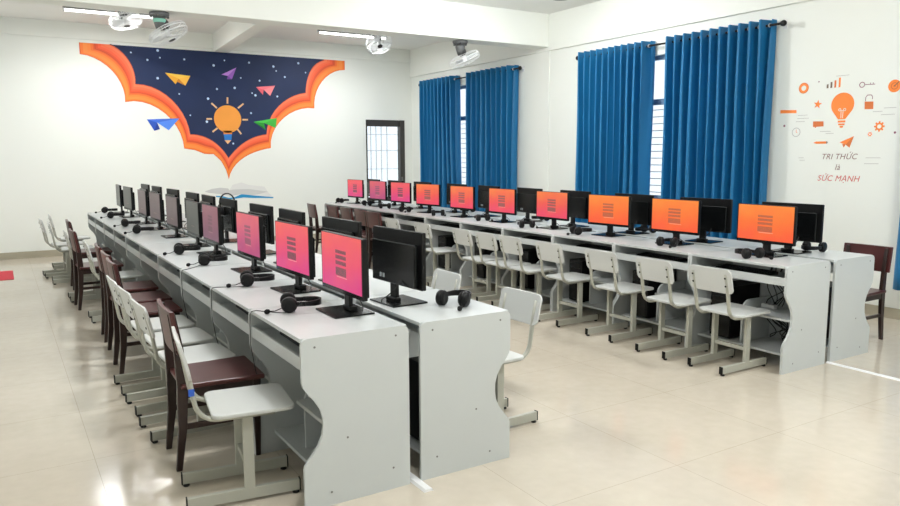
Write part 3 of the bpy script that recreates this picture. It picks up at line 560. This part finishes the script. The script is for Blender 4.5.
for i in range(10):
    mon['grey'].place((1.725, B_y[i], DESKH), math.pi + R(-B_r[i]), 'Black monitor seen from behind, %s, left row aisle side' % B_n[i], 'monitors')
C_y = [3.37, 4.23, 5.02, 5.84, 6.72, 7.56, 8.4, 9.17, 9.9, 10.71]
C_r = [1.0, -3.5, -6.5, -1.5, -1.5, -3.0, -9.0, -6.0, -3.0, -4.5]
D_y = [3.39, 4.2, 5.04, 5.88, 6.66, 7.48, 8.23, 9.15, 9.98, 10.75]
D_r = [-3.5, -8.0, 0.5, 3.0, 4.0, 4.0, 2.0, 0.5, 0.5, 3.0]
C_s = ['orange', 'orange', 'orange', 'coral', 'coral', 'coral', 'coral', 'pink', 'rose', 'pink']
C_d = ['orange', 'orange', 'orange', 'coral', 'coral', 'coral', 'coral', 'pink', 'rose', 'pink']
for i in range(10):
    mon[C_s[i]].place((4.85, C_y[i], DESKH), R(-C_r[i]), 'Black monitor with lit %s screen, %s, right row aisle side' % (C_d[i], B_n[i]), 'monitors')
for i in range(10):
    mon['grey'].place((5.19, D_y[i], DESKH), math.pi + R(-D_r[i]), 'Black monitor seen from behind, %s, right row window side' % B_n[i], 'monitors')

# ------------------------------------------------------------------ keyboards on the pull-out shelves
def make_keyboard():
    t = thing('keyboard', '', 'keyboard')
    bm = NB(); prism(bm, [(-.075, 0), (.075, 0), (.075, .024), (-.075, .012)], 'y', -.22, .22); obj('case', bm, M['black'], t, bevel=.002)
    bm = NB()
    for r in range(5):
        for c in range(20):
            x = -.06 + r * .026; y = -.205 + c * .0215; z = .0135 + (x + .075) * .08
            box(bm, x - .010, x + .010, y - .009, y + .009, z, z + .006)
    k = obj('keys', bm, M['gloss'], t); k['kind'] = 'stuff'
    return t
kb = Proto(make_keyboard())
for rn in 'AC':
    r = rows[rn]
    for i in range(10):
        yc = (r['ys'][i] + r['ys'][i + 1]) / 2 + rnd.uniform(-.04, .04)
        kb.place((r['x'] + .17, yc, .6433), R(rnd.uniform(-2, 2)), 'Black keyboard in the shelf of the desk %s, %s' % (PLACE[i], r['say'].replace('side of the outer chairs', 'outer side')), 'keyboards')

# ------------------------------------------------------------------ computer towers
def make_tower():
    t = thing('computer_tower', '', 'computer')
    bm = NB(); box(bm, -.17, .17, -.09, .09, .008, .40, .003); obj('case', bm, M['black2'], t)
    bm = NB(); box(bm, -.178, -.17, -.088, .088, .01, .398, .003); f = obj('front_panel', bm, M['gloss'], t)
    bm = NB(); box(bm, -.1795, -.178, -.07, .07, .33, .37); box(bm, -.1795, -.178, -.07, .07, .28, .32); obj('drive_bay', bm, M['black'], f)
    bm = NB(); lathe(bm, [(.0001, -.001), (.008, -.001), (.008, .001), (.0001, .001)], 12, Matrix.Translation((-.1795, 0, .22)) @ Matrix.Rotation(R(90), 4, 'Y')); obj('power_button', bm, M['steel'], f)
    for sx in (-.13, .13):
        bm = NB(); box(bm, sx - .015, sx + .015, -.07, .07, 0, .008); obj('foot', bm, M['black2'], t)
    return t
tw = Proto(make_tower())
for rn in 'C':
    r = rows[rn]
    for i in range(10):
        tw.place((r['x'] + .30, r['ys'][i] + .60 * (r['ys'][i + 1] - r['ys'][i]) / .82 + .02, .1165), 0, 'Black computer tower under the desk %s, %s' % (PLACE[i], r['say']), 'computer towers')
tw.place((XB - .26, 2.81 + .17, .1165), math.pi, 'Black computer tower seen in the gap between the two nearest end panels', 'computer towers')
tw.place((XD - .24, 2.93 + .22, .1165), math.pi, 'Black computer tower under the nearest desk, window side of the right row', 'computer towers')
# cables hanging under the nearest desk of the right row and in the gap of the left row
def cable_bundle(loc, n, zt, zb, w, label, seed):
    t = thing('cable_bundle', label, 'cables', loc); rr = random.Random(seed)
    for k in range(n):
        y0, y1 = rr.uniform(-w, w), rr.uniform(-w, w); x0 = rr.uniform(-.03, .03); bm = NB(); a = rr.uniform(.02, .06); b = rr.uniform(1, 3)
        tube(bm, [(x0 + .02 * math.sin(7 * f + k), y0 + (y1 - y0) * f + a * math.sin(b * math.pi * f), zt + (zb - zt) * f) for f in [j / 14 for j in range(15)]], .0035, 6)
        obj('cable', bm, M['cable'], t, True)
    return t
cb = cable_bundle((XC + .44, 3.27, 0), 9, .70, .365, .075, 'tangle of black cables above the middle shelf of the nearest right desk', 3)
cb2 = cable_bundle((XC + .44, 3.26, 0), 8, .33, .125, .075, 'tangle of black cables on the bottom shelf of the nearest right desk', 5)
for (yy, zz, lb) in ((3.3, .345, 'white power socket block lying beside cables on the middle shelf'),):
    t = thing('power_strip', lb, 'power strip', (XC + .36, yy, .3615), 0)
    bm = NB(); box(bm, -.02, .02, -.055, .055, 0, .03, .004); obj('body', bm, M['wplast'], t)
    bm = NB()
    for q in (-.03, 0, .03): box(bm, -.008, .008, q - .008, q + .008, .0298, .0305)
    obj('socket', bm, M['fgrey'], t)
cable_bundle((1.553, 2.95, 0), 5, .70, .1, .03, 'black and grey cables hanging in the gap between the two nearest left desks', 8)

# ------------------------------------------------------------------ headsets lying on the desks
def make_headset():
    t = thing('headset', '', 'headset'); r = .046
    for s in (-1, 1):
        mt = Matrix.Translation((0, s * .062, .047)) @ Matrix.Rotation(-s * R(90), 4, 'X') @ Matrix.Rotation(s * R(6), 4, 'Y')
        bm = NB(); lathe(bm, [(.02, .034), (.036, .032), (.044, .024), (r, .012), (.044, .004), (.03, 0)], 24, mt); e = obj('ear_cup', bm, M['black'], t, True)
        bm = NB(); lathe(bm, [(.024, -.016), (.034, -.02), (.043, -.012), (.045, -.002), (.04, .006), (.024, .006)], 24, mt); obj('ear_cushion', bm, M['foam'], e, True)
        bm = NB(); box(bm, .03, .085, s * .075 - .006, s * .075 + .006, .034, .062, .004); obj('slider', bm, M['gloss'], t)
    bm = NB(); pts = []
    for k in range(21):
        a = -math.pi / 2 + math.pi * k / 20; pts.append((.08 + .10 * math.cos(a), .078 * math.sin(a), .048))
    prof = []
    for p0, p1 in zip(pts, pts[1:]): pass
    g = []
    for k, p in enumerate(pts):
        a = -math.pi / 2 + math.pi * k / 20; w = .013 + .005 * math.sin(math.pi * k / 20)
        dx, dy = math.cos(a) * .005, math.sin(a) * .005
        g.append([bm.verts.new((p[0] + sx * dx, p[1] + sx * dy, p[2] + sz * w)) for sx, sz in ((-1, -1), (1, -1), (1, 1), (-1, 1))])
    for a, b in zip(g, g[1:]):
        for k in range(4): bm.faces.new((a[k], a[(k + 1) % 4], b[(k + 1) % 4], b[k]))
    bm.faces.new(g[0]); bm.faces.new(g[-1][::-1]); obj('headband', bm, M['black'], t, True, bevel=.003)
    bm = NB(); bp = [(-.02, -.09, .05), (-.045, -.098, .035), (-.08, -.10, .022), (-.115, -.085, .02)]; tube(bm, bp, .0028, 6); obj('microphone_boom', bm, M['black'], t, True)
    bm = NB(); lathe(bm, [(.002, -.017), (.011, -.013), (.015, 0), (.011, .013), (.002, .017)], 12, Matrix.Translation((-.122, -.08, .017)) @ Matrix.Rotation(R(80), 4, 'Y')); obj('microphone_foam', bm, M['foam'], t, True)
    return t
hs = Proto(make_headset())
def head(x, y, a, lab, z=DESKH): return hs.place((x, y, z), R(a), lab, 'headsets', (.86, .86, .86))
sidn = {'A': 'outer side of the left row', 'C': 'aisle side of the right row'}
for k, (x, y, a) in enumerate([(1.17, 3.40, -16), (1.205, 4.22, -14), (1.19, 5.20, -12), (1.165, 5.90, -10), (1.14, 7.74, -9), (1.15, 8.60, -6), (1.165, 9.88, -8), (1.21, 10.85, -10)]):
    head(x, y, a, 'Black headset with microphone, %s on the %s' % (['nearest', 'second nearest', 'third nearest', 'fourth nearest', 'fourth farthest', 'third farthest', 'second farthest', 'farthest'][k], 'outer desks of the left row'))
bpy.context.view_layer.update()
for k, (px, py, ex) in enumerate(((1.17, 3.40, 3.47), (1.205, 4.22, 4.23), (1.19, 5.20, 5.02))):
    h = [o for o in C.objects if o.name.startswith('headset') and o.parent is None and (o.location.xy - Vector((px, py))).length < .01][0]
    pts = [(px + .01, py - .06, .756), (px - .05, py - .05, .753), (px - .1, (py + ex) / 2 - .03, .753), (1.03, ex, .753), (1.008, ex + .005, .75), (1.0, ex + .006, .735), (.999, ex + .01, .68), (1.0, ex + .015, .58), (1.02, ex + .02, .45), (1.06, ex + .03, .30)]
    bm = NB(); tube(bm, pts, .0022, 6); c = obj('cord', bm, M['cable'], h, True); c.matrix_parent_inverse = (Matrix.Translation(h.location) @ h.rotation_euler.to_matrix().to_4x4() @ Matrix.Diagonal((.86, .86, .86, 1))).inverted()
head(1.90, 3.05, 40, 'Black headset lying on the near end of the left row, beside the gap, aisle side')
for k, (x, y, a) in enumerate([(4.63, 3.31, 78), (4.66, 4.14, 20), (4.66, 5.26, -20), (4.66, 6.02, 75), (4.74, 6.95, 80), (4.68, 7.86, 70), (4.64, 8.66, 30), (4.72, 9.42, 60), (4.78, 10.15, 20), (4.70, 11.0, 4)]):
    head(x, y, a, 'Black headset, %s lying on the aisle side desks of the right row' % B_n[k])
head(5.37, 3.30, 195, 'Black headset behind the nearest orange screen, window side of the right row')
for k, (x, y, a) in enumerate([(5.36, 5.0, 180), (5.36, 6.6, 170), (5.38, 8.2, 190)]):
    head(x, y, a, 'Black headset on the window side desks, right row, %s of three between monitors' % ['nearest', 'middle', 'farthest'][k])

hh = head(1.725, 6.56, 0, 'Black headset hung over the top of a monitor, left row aisle side', 1.02)
hh.rotation_euler = Matrix(((0, 1, 0), (0, 0, 1), (1, 0, 0))).to_euler(); hh.location.y -= .04
# ------------------------------------------------------------------ white steel-framed school chairs (front = +x)
def arc(cx, cz, r, a0, a1, n=6): return [(cx + r * math.cos(R(a0 + (a1 - a0) * i / n)), cz + r * math.sin(R(a0 + (a1 - a0) * i / n))) for i in range(n + 1)]
def make_white_chair():
    t = thing('school_chair', '', 'chair')
    for s in (-1, 1):
        y = s * .135
        bm = NB(); box(bm, -.24, .24, y - .0125, y + .0125, .014, .062, .002); f = obj('floor_runner', bm, M['frame'], t)
        for e in (-1, 1):
            bm = NB(); x = e * .243; box(bm, min(x, x - e * .006), max(x, x - e * .006), y - .0135, y + .0135, .012, .064); obj('end_cap', bm, M['black2'], f)
            bm = NB(); lathe(bm, [(.013, 0), (.016, .004), (.010, .014)], 12, Matrix.Translation((e * .222, y, 0))); obj('glide', bm, M['black2'], f)
        bm = NB(); box(bm, .0, .045, y - .0125, y + .0125, .06, .39, .002); obj('post', bm, M['frame'], t)
        pts = [(.14, .382), (-.085, .382)] + arc(-.095, .477, .095, 270, 188, 8) + [(-.21, .60), (-.235, .70)]
        bm = NB(); tube(bm, [(p[0], y, p[1]) for p in pts], .010, 8, rz=.015); obj('side_tube', bm, M['frame'], t, True)
        for (x, z) in ((-.242, .675), (-.232, .62)):
          bm = NB(); lathe(bm, [(.001, 0), (.007, 0), (.007, .003), (.001, .004)], 8, Matrix.Translation((x, y, z)) @ Matrix.Rotation(R(-100), 4, 'Y'))
          obj('bolt', bm, M['black2'], t)
    bm = NB(); box(bm, .01, .035, -.125, .125, .14, .165, .002); obj('crossbar', bm, M['frame'], t)
    bm = NB(); prism(bm, rrect(-.125, .225, -.185, .185, .04, 5), 'z', .394, .412); obj('seat', bm, M['seat'], t, bevel=.005)
    # curved back board
    bm = NB(); P = rrect(-.19, .19, .565, .735, .035, 5)
    def X(y, z): return -.207 - (z - .60) * .24 - .0 + .6 * (y * y) * .25
    nx = 10; F = []; B = []
    cols = [q * .178 / .19 for q in (-.19, -.187, -.18, -.17, -.155, -.1, -.05, 0, .05, .1, .155, .17, .18, .187, .19)]; nx = len(cols) - 1
    def zr(y):
        d = max(0, abs(y) - .143); c = .035 - math.sqrt(max(0, .035 ** 2 - d * d)) if d > 0 else 0
        return .565 + c, .735 - c
    for y in cols:
        a, b = zr(y); F.append([bm.verts.new((X(y, z), y, z)) for z in (a, b)]); B.append([bm.verts.new((X(y, z) - .013, y, z)) for z in (a, b)])
    for i in range(nx):
        bm.faces.new((F[i][0], F[i + 1][0], F[i + 1][1], F[i][1])); bm.faces.new((B[i][0], B[i][1], B[i + 1][1], B[i + 1][0]))
        bm.faces.new((F[i][1], F[i + 1][1], B[i + 1][1], B[i][1])); bm.faces.new((F[i][0], B[i][0], B[i + 1][0], F[i + 1][0]))
    bm.faces.new((F[0][0], F[0][1], B[0][1], B[0][0])); bm.faces.new((F[-1][0], B[-1][0], B[-1][1], F[-1][1]))
    o = obj('backrest', bm, M['seat'], t, bevel=.004)
    return t
def make_wood_chair():
    t = thing('wooden_chair', '', 'chair')
    for s in (-1, 1):
        y = s * .155
        # rear leg runs up into the back post
        path = [(-.215, 0), (-.19, .2), (-.18, .43), (-.19, .6), (-.215, .77)]; wd = [.014, .02, .026, .022, .018]
        bm = NB(); g = []
        for (x, z), w in zip(path, wd): g.append([bm.verts.new((x + a * w, y + b * .014, z)) for a, b in ((-1, -1), (1, -1), (1, 1), (-1, 1))])
        for a, b in zip(g, g[1:]):
            for k in range(4): bm.faces.new((a[k], a[(k + 1) % 4], b[(k + 1) % 4], b[k]))
        bm.faces.new(g[0][::-1]); bm.faces.new(g[-1]); obj('rear_leg', bm, M['wdark'], t, bevel=.004)
        bm = NB(); g = []
        for x, z, w in ((.165, 0, .012), (.17, .40, .019)): g.append([bm.verts.new((x + a * w, y + b * w, z)) for a, b in ((-1, -1), (1, -1), (1, 1), (-1, 1))])
        for k in range(4): bm.faces.new((g[0][k], g[0][(k + 1) % 4], g[1][(k + 1) % 4], g[1][k]))
        bm.faces.new(g[0][::-1]); bm.faces.new(g[1]); obj('front_leg', bm, M['wdark'], t, bevel=.003)
        bm = NB(); box(bm, -.185, .16, y - .008, y + .008, .20, .225); obj('stretcher', bm, M['wdark'], t)
        bm = NB(); box(bm, -.17, .16, y - .009, y + .009, .355, .405); obj('side_apron', bm, M['wdark'], t)
    bm = NB(); box(bm, .155, .175, -.16, .16, .355, .405); obj('front_apron', bm, M['wdark'], t)
    bm = NB(); prism(bm, [(-.19, -.185), (.20, -.20), (.205, -.19), (.205, .19), (.20, .20), (-.19, .185)], 'z', .405, .428); obj('seat', bm, M['wred'], t, bevel=.006)
    # gently curved top plank
    bm = NB(); n = 10; F = []; B = []
    for i in range(n + 1):
        y = -.195 + .39 * i / n; c = .35 * (.195 ** 2 - y * y)
        F.append([bm.verts.new((-.183 - (z - .58) * .13 - c + .004, y, z)) for z in (.575, .785)]); B.append([bm.verts.new((-.183 - (z - .58) * .13 - c - .018, y, z)) for z in (.575, .785)])
    for i in range(n):
        bm.faces.new((F[i][0], F[i + 1][0], F[i + 1][1], F[i][1])); bm.faces.new((B[i][0], B[i][1], B[i + 1][1], B[i + 1][0]))
        bm.faces.new((F[i][1], F[i + 1][1], B[i + 1][1], B[i][1])); bm.faces.new((F[i][0], B[i][0], B[i + 1][0], F[i + 1][0]))
    bm.faces.new((F[0][0], F[0][1], B[0][1], B[0][0])); bm.faces.new((F[-1][0], B[-1][0], B[-1][1], F[-1][1]))
    obj('back_plank', bm, M['wred'], t, bevel=.004)
    return t
wc, dc = Proto(make_white_chair()), Proto(make_wood_chair())
# (y, kind, x of the chair centre, turn)
left = [(3.18, 'w', .84, -7.5), (3.68, 'd', .865, -2), (4.11, 'w', .825, 3), (4.58, 'w', .82, 3), (5.03, 'w', .81, 1.5), (5.52, 'd', .85, 0), (5.99, 'd', .87, 1), (6.56, 'd', .88, -2),
        (7.37, 'w', .88, 0), (8.1, 'd', .81, 2), (8.55, 'w', .80, 0), (9.35, 'd', .87, 0), (9.86, 'w', .72, -2), (10.45, 'w', .66, 3), (11.15, 'w', .80, 0)]
names = {'w': 'White school chair', 'd': 'Dark red wooden chair'}
lab = ['outer left side, nearest of all, blue sticker on its back frame', 'outer left side, nearest wooden one, behind the nearest white chair', 'nearest of the white trio behind the first wooden chair', 'middle of the white trio behind the first wooden chair', 'farthest of the white trio behind the first wooden chair', 'nearest of the wooden trio beyond the white trio, left side', 'middle of the wooden trio beyond the white trio, left side', 'farthest of the wooden trio beyond the white trio, left side',
       'left side, just beyond the wooden trio, seat under the desk', 'left side, halfway down, between two white chairs', 'left side, behind the halfway wooden chair', 'left side, farthest wooden one before the last white chairs', 'left side, nearest of the last three white ones', 'left side, pulled out the most, near the mural wall', 'left side, last one before the mural wall']
for (y, k, x, a), l in zip(left, lab):
    p = wc if k == 'w' else dc
    o = p.place((x, y, 0), R(a), names[k] + ', ' + l, 'chairs along the left desks', (1, 1, 1.02) if y < 3.3 else None)
    if y < 3.3:
        bm = NB(); prism(bm, rrect(-.012, .012, .50, .53, .003), 'x', -.001, .001); st = obj('sticker', bm, M['blue'], o); st.matrix_local = Matrix.Translation((-.2, -.151, -.0)) @ Matrix.Rotation(R(90), 4, 'Z')
for (y, x, a), l in zip([(3.26, 2.26, 182), (4.10, 2.27, 178)], ['nearest chair of the middle aisle, beside the curved end panel', 'behind the nearest black monitor back, middle aisle']):
    wc.place((x, y, 0), R(a), 'White school chair, ' + l, 'chairs in the aisle, left row')
RC = [(3.27, 4.345), (3.75, 4.32), (4.34, 4.34), (4.98, 4.33), (5.58, 4.35), (5.98, 4.34), (6.42, 4.34), (7.28, 4.35), (8.02, 4.34), (7.0, 4.36)]
rl = ['nearest', 'second nearest', 'third nearest', 'fourth nearest', 'fifth nearest', 'sixth nearest', 'seventh nearest', 'second to last white one before wooden chairs', 'last white one before wooden chairs', 'third last white one, close behind its neighbour']
for k, (y, x) in enumerate(RC[:9]):
    wc.place((x, y, 0), R(rnd.uniform(-2, 2)), 'White school chair in the aisle, right row, ' + rl[k], 'chairs in the aisle, right row')
for (y, x, a), l in zip([(8.5, 4.30, 2), (8.95, 4.33, 0), (9.43, 4.33, 0), (9.92, 4.33, 0), (10.5, 4.24, -4)], ['first one, beside the last white chair', 'second of the far wooden ones', 'third of the far wooden ones', 'fourth of the far wooden ones', 'farthest, pulled out into the aisle']):
    dc.place((x, y, 0), R(a), 'Dark red wooden chair along the right row, ' + l, 'wooden chairs in the aisle, right row')
dc.place((5.825, 3.25, 0), R(180), 'Dark red wooden chair behind the right end panel, on the window side', 'wooden chairs on the window side', (1, 1, .97))

# ------------------------------------------------------------------ floor items
bm = NB(); prism(bm, [(-.016, 0), (.016, 0), (.010, .008), (-.010, .008)], 'y', -3.2, .06)
o = obj('cable_cover', bm, M['wplast']); o.location = (5.03, 2.88, 0); tag(o, 'white cable cover strip on the floor running from the right desks', 'cable cover', 'floor cable covers')
bm = NB(); prism(bm, [(-.024, 0), (.024, 0), (.016, .012), (-.016, .012)], 'y', -.09, .6)
o = obj('cable_cover', bm, M['wplast']); o.location = (1.552, 2.79, 0); tag(o, 'short white cable cover sticking out of the gap between left end panels', 'cable cover', 'floor cable covers')
bm = NB(); prism(bm, rrect(-1.0, .09, 10.42, 11.24, .01), 'z', 0, .006)
o = obj('floor_mat', bm, M['red']); o.location = (0, 0, 0); tag(o, 'bright red floor mat at the left edge near the mural wall', 'mat')
# ------------------------------------------------------------------ ceiling orbit fans
def make_fan(cx, cy, ztop, n, L, label, hd, green=False, dia=.42, cover=False):
    t = thing('orbit_fan', label, 'fan', (cx, cy, ztop), 0, 'ceiling orbit fans')
    bm = NB(); lathe(bm, [(.10, 0), (.105, -.02), (.095, -.04), (.065, -.052), (.05, -.06)], 24); m = obj('ceiling_mount', bm, M['fgrey'], t, True)
    bm = NB()
    for k in range(6):
        a = k * math.pi / 3; box(bm, .088 * math.cos(a) - .01, .088 * math.cos(a) + .01, .088 * math.sin(a) - .01, .088 * math.sin(a) + .01, -.06, -.02)
    obj('mount_lug', bm, M['fdark'], m)
    bm = NB(); lathe(bm, [(.062, -.055), (.066, -.09), (.052, -.14), (.04, -.17)], 20); nk = obj('neck', bm, M['fgrey'], t, True)
    if green:
        bm = NB(); lathe(bm, [(.062, -.066), (.0655, -.07), (.067, -.09), (.062, -.108), (.058, -.11)], 20); obj('label_band', bm, M['fgreen'], nk, True)['label'] = 'pale green label'
    c = Vector(hd) - Vector((cx, cy, ztop)); nv = Vector(n).normalized()       # nv points the way the air blows
    q = nv.to_track_quat('Z', 'Y').to_matrix().to_4x4(); mt = Matrix.Translation(c) @ q
    bm = NB(); tube(bm, [(0, 0, -.16), tuple(c - nv * .13)], .03, 10); obj('swivel_arm', bm, M['fdark'], t, True)
    bm = NB(); lathe(bm, [(.02, -.17), (.055, -.16), (.065, -.11), (.06, -.07), (.03, -.05)], 20, mt); obj('motor', bm, M['fdark'], t, True)
    r = dia / 2
    bm = NB()
    def ring(rad, z, w, nn=40): tube(bm, [tuple(mt @ Vector((rad * math.cos(2 * math.pi * k / nn), rad * math.sin(2 * math.pi * k / nn), z))) for k in range(nn)], w, 5, closed=True)
    ring(r, -.02, .005); ring(r, .02, .005); ring(r * .93, .05, .002); ring(r * .93, -.05, .002); ring(r * .6, .07, .002); ring(r * .6, -.066, .002); ring(.05, .074, .004)
    for k in range(40):
        a = 2 * math.pi * k / 40; ca, sa = math.cos(a), math.sin(a)
        for sg in (-1, 1):
            tube(bm, [tuple(mt @ Vector((rr * ca, rr * sa, sg * zz))) for rr, zz in ((.04, .072), (r * .6, .068), (r * .93, .05), (r, .02))], .0016, 4)
        tube(bm, [tuple(mt @ Vector((r * ca, r * sa, zz))) for zz in (-.02, .02)], .0016, 4)
    cg = obj('cage', bm, M['fwhite'], t)
    bm = NB(); lathe(bm, [(.001, .082), (.035, .08), (.042, .07), (.001, .069)], 20, mt); obj('cage_badge', bm, M['fdark'], cg, True)
    bm = NB(); lathe(bm, [(.03, -.045), (.035, 0), (.03, .03), (.01, .04)], 16, mt); obj('hub', bm, M['fwhite'], t, True)
    for k in range(3):
        bm = NB(); a0 = 2 * math.pi * k / 3; g = []
        for i in range(7):
            rr = .03 + (r - .045) * i / 6; wdt = .18 + .75 * math.sin(math.pi * min(1, .15 + i / 7.5)); row = []
            for j in range(5):
                a = a0 + (j / 4 - .5) * wdt * 1.25; row.append(bm.verts.new(mt @ Vector((rr * math.cos(a), rr * math.sin(a), (j / 4 - .5) * .045))))
            g.append(row)
        for i in range(6):
            for j in range(4): bm.faces.new((g[i][j], g[i][j + 1], g[i + 1][j + 1], g[i + 1][j]))
        o = obj('blade', bm, M['fwhite'], t, True); s = o.modifiers.new('solid', 'SOLIDIFY'); s.thickness = .004
make_fan(1.615, 8.56, 3.04, (.42, -.20, -.87), 0, 'grey and white caged orbit fan with green label, under the beam at left', (1.70, 8.56, 2.825), True)
make_fan(5.46, 8.56, 3.04, (.40, -.10, -.90), 0, 'caged orbit fan under the beam, close to the far window curtains', (5.53, 8.56, 2.80))
make_fan(5.42, 11.0, 3.5, (-.05, -.62, -.78), 0, 'white caged orbit fan at the end of the shorter-looking ceiling tube, right', (5.40, 10.9, 3.305))
make_fan(1.61, 11.0, 3.5, (.18, -.25, -.95), 0, 'white caged orbit fan beside the left ceiling tube, farther than the green-labelled one', (1.63, 10.95, 3.32))

# ------------------------------------------------------------------ tube lights
tube_m = emit_mat('lit_tube', rgb(255, 255, 252), 6)
def tube_light(x, y, lab, L=1.2, z=3.5, rz=0):
    t = thing('tube_light', lab, 'ceiling light', (x, y, z + .002), rz, 'ceiling tube lights')
    bm = NB(); box(bm, -L / 2, L / 2, -.025, .025, -.05, 0, .004); obj('fixture', bm, M['fgrey'], t)
    bm = NB(); tube(bm, [(-L / 2 + .02, 0, -.072), (L / 2 - .02, 0, -.072)], .016, 12); obj('tube', bm, tube_m, t, True)
    for s in (-1, 1):
        bm = NB(); box(bm, s * (L / 2 - .01) - .012, s * (L / 2 - .01) + .012, -.02, .02, -.095, -.045, .003); obj('end_holder', bm, M['wplast'], t)
tube_light(1.50, 11.15, 'lit fluorescent tube on the far ceiling above the left side of the mural')
tube_light(5.06, 11.15, 'lit fluorescent tube on the far ceiling right of the mural', 1.2)
for k, (x, y) in enumerate(((1.5, 5.4), (5.0, 6.7), (1.5, 1.5), (5.0, 1.5))):
    tube_light(x, y, 'lit fluorescent tube on the ceiling of the near half of the room', 1.2)
# round ceiling lamps whose lower rims show at the top edge of the photo
for (u, v, l) in [(3.68, 8.776, 'round grey ceiling lamp cut by the top edge, left of the photo centre'), (6.099, 7.239, 'round grey ceiling lamp cut by the top edge, near the wall corner')]:
    t = thing('ceiling_lamp', l, 'ceiling light', (u, v, 3.5), 0, 'round ceiling lamps')
    bm = NB(); lathe(bm, [(.17, 0), (.17, -.03), (.15, -.035)], 28); obj('base', bm, M['fgrey'], t, True)
    bm = NB(); lathe(bm, [(.155, -.03), (.15, -.06), (.1, -.085), (.01, -.095)], 28); obj('diffuser', bm, M['fgrey'], t, True)

# ------------------------------------------------------------------ light and sky
w = bpy.data.worlds.new('sky'); bpy.context.scene.world = w; w.use_nodes = True
bg = w.node_tree.nodes['Background']; bg.inputs[0].default_value = (.93, .97, 1, 1); bg.inputs[1].default_value = 1.45
def area(name, loc, rot, sx, sy, e, col=(1, 1, 1)):
    l = bpy.data.lights.new(name, 'AREA'); l.shape = 'RECTANGLE'; l.size = sx; l.size_y = sy; l.energy = e; l.color = col
    o = bpy.data.objects.new(name, l); C.objects.link(o); o.location = loc; o.rotation_euler = rot; return o
# fill lamps added outside the assumed left windows, standing in for daylight
for (a, b, c, d) in LW:
    area('window_daylight_fill', (XL - .5, (a + b) / 2, (c + d) / 2 + .3), (0, R(-80), 0), d - c, b - a, {9.0: 50, 4.4: 22}.get(a, 6), (1, 1, 1))
for (a, b, c, d) in WIN[:2]:
    area('window_daylight_fill', (XW + .5, (a + b) / 2, (c + d) / 2 + .3), (0, R(80), 0), d - c, b - a, 60, (1, 1, 1))
for (a, b, c, d) in FW:
    area('window_daylight_fill', ((a + b) / 2, YN - .5, (c + d) / 2 + .3), (R(80), 0, 0), b - a, d - c, 8, (1, 1, 1))
for (x, y) in ((1.5, 5.4), (5.0, 6.7), (1.5, 1.5), (5.0, 1.5), (1.5, 11.15), (5.06, 11.15)):
    area('tube_glow_fill', (x, y, 3.41), (0, 0, 0), 1.15, .035, 32 if y < 10 else 44, (.97, .99, 1))
    if y < 10:
        l = bpy.data.lights.new('tube_glow_fill', 'POINT'); l.energy = 70; l.shadow_soft_size = .12; l.color = (.98, .99, 1)  # extra point lamp added below each near tube to brighten ceiling and walls
        o = bpy.data.objects.new('tube_glow_fill', l); C.objects.link(o); o.location = (x, y, 3.22)
# ------------------------------------------------------------------ camera
cam = bpy.data.cameras.new('camera'); co = bpy.data.objects.new('camera', cam); C.objects.link(co)
cam.sensor_width = 36; cam.lens = 729.447 * 36 / 900; cam.clip_start = .05
yaw, pit, rol = R(31.69489), R(7.58548), R(-.216643)
cy, sy, cp, sp = math.cos(yaw), math.sin(yaw), math.cos(pit), math.sin(pit)
F = Vector((sy * cp, cy * cp, -sp)); Rt = Vector((cy, -sy, 0)); U = Rt.cross(F)
R2 = math.cos(rol) * Rt + math.sin(rol) * U; U2 = -math.sin(rol) * Rt + math.cos(rol) * U
m = Matrix((R2, U2, -F)).transposed().to_4x4(); m.translation = (0, 0, 1.49773); co.matrix_world = m
bpy.context.scene.camera = co
vs = bpy.context.scene.view_settings; vs.view_transform = 'Standard'; vs.look = 'None'; vs.gamma = 1; vs.use_curve_mapping = False; vs.exposure = 0.0
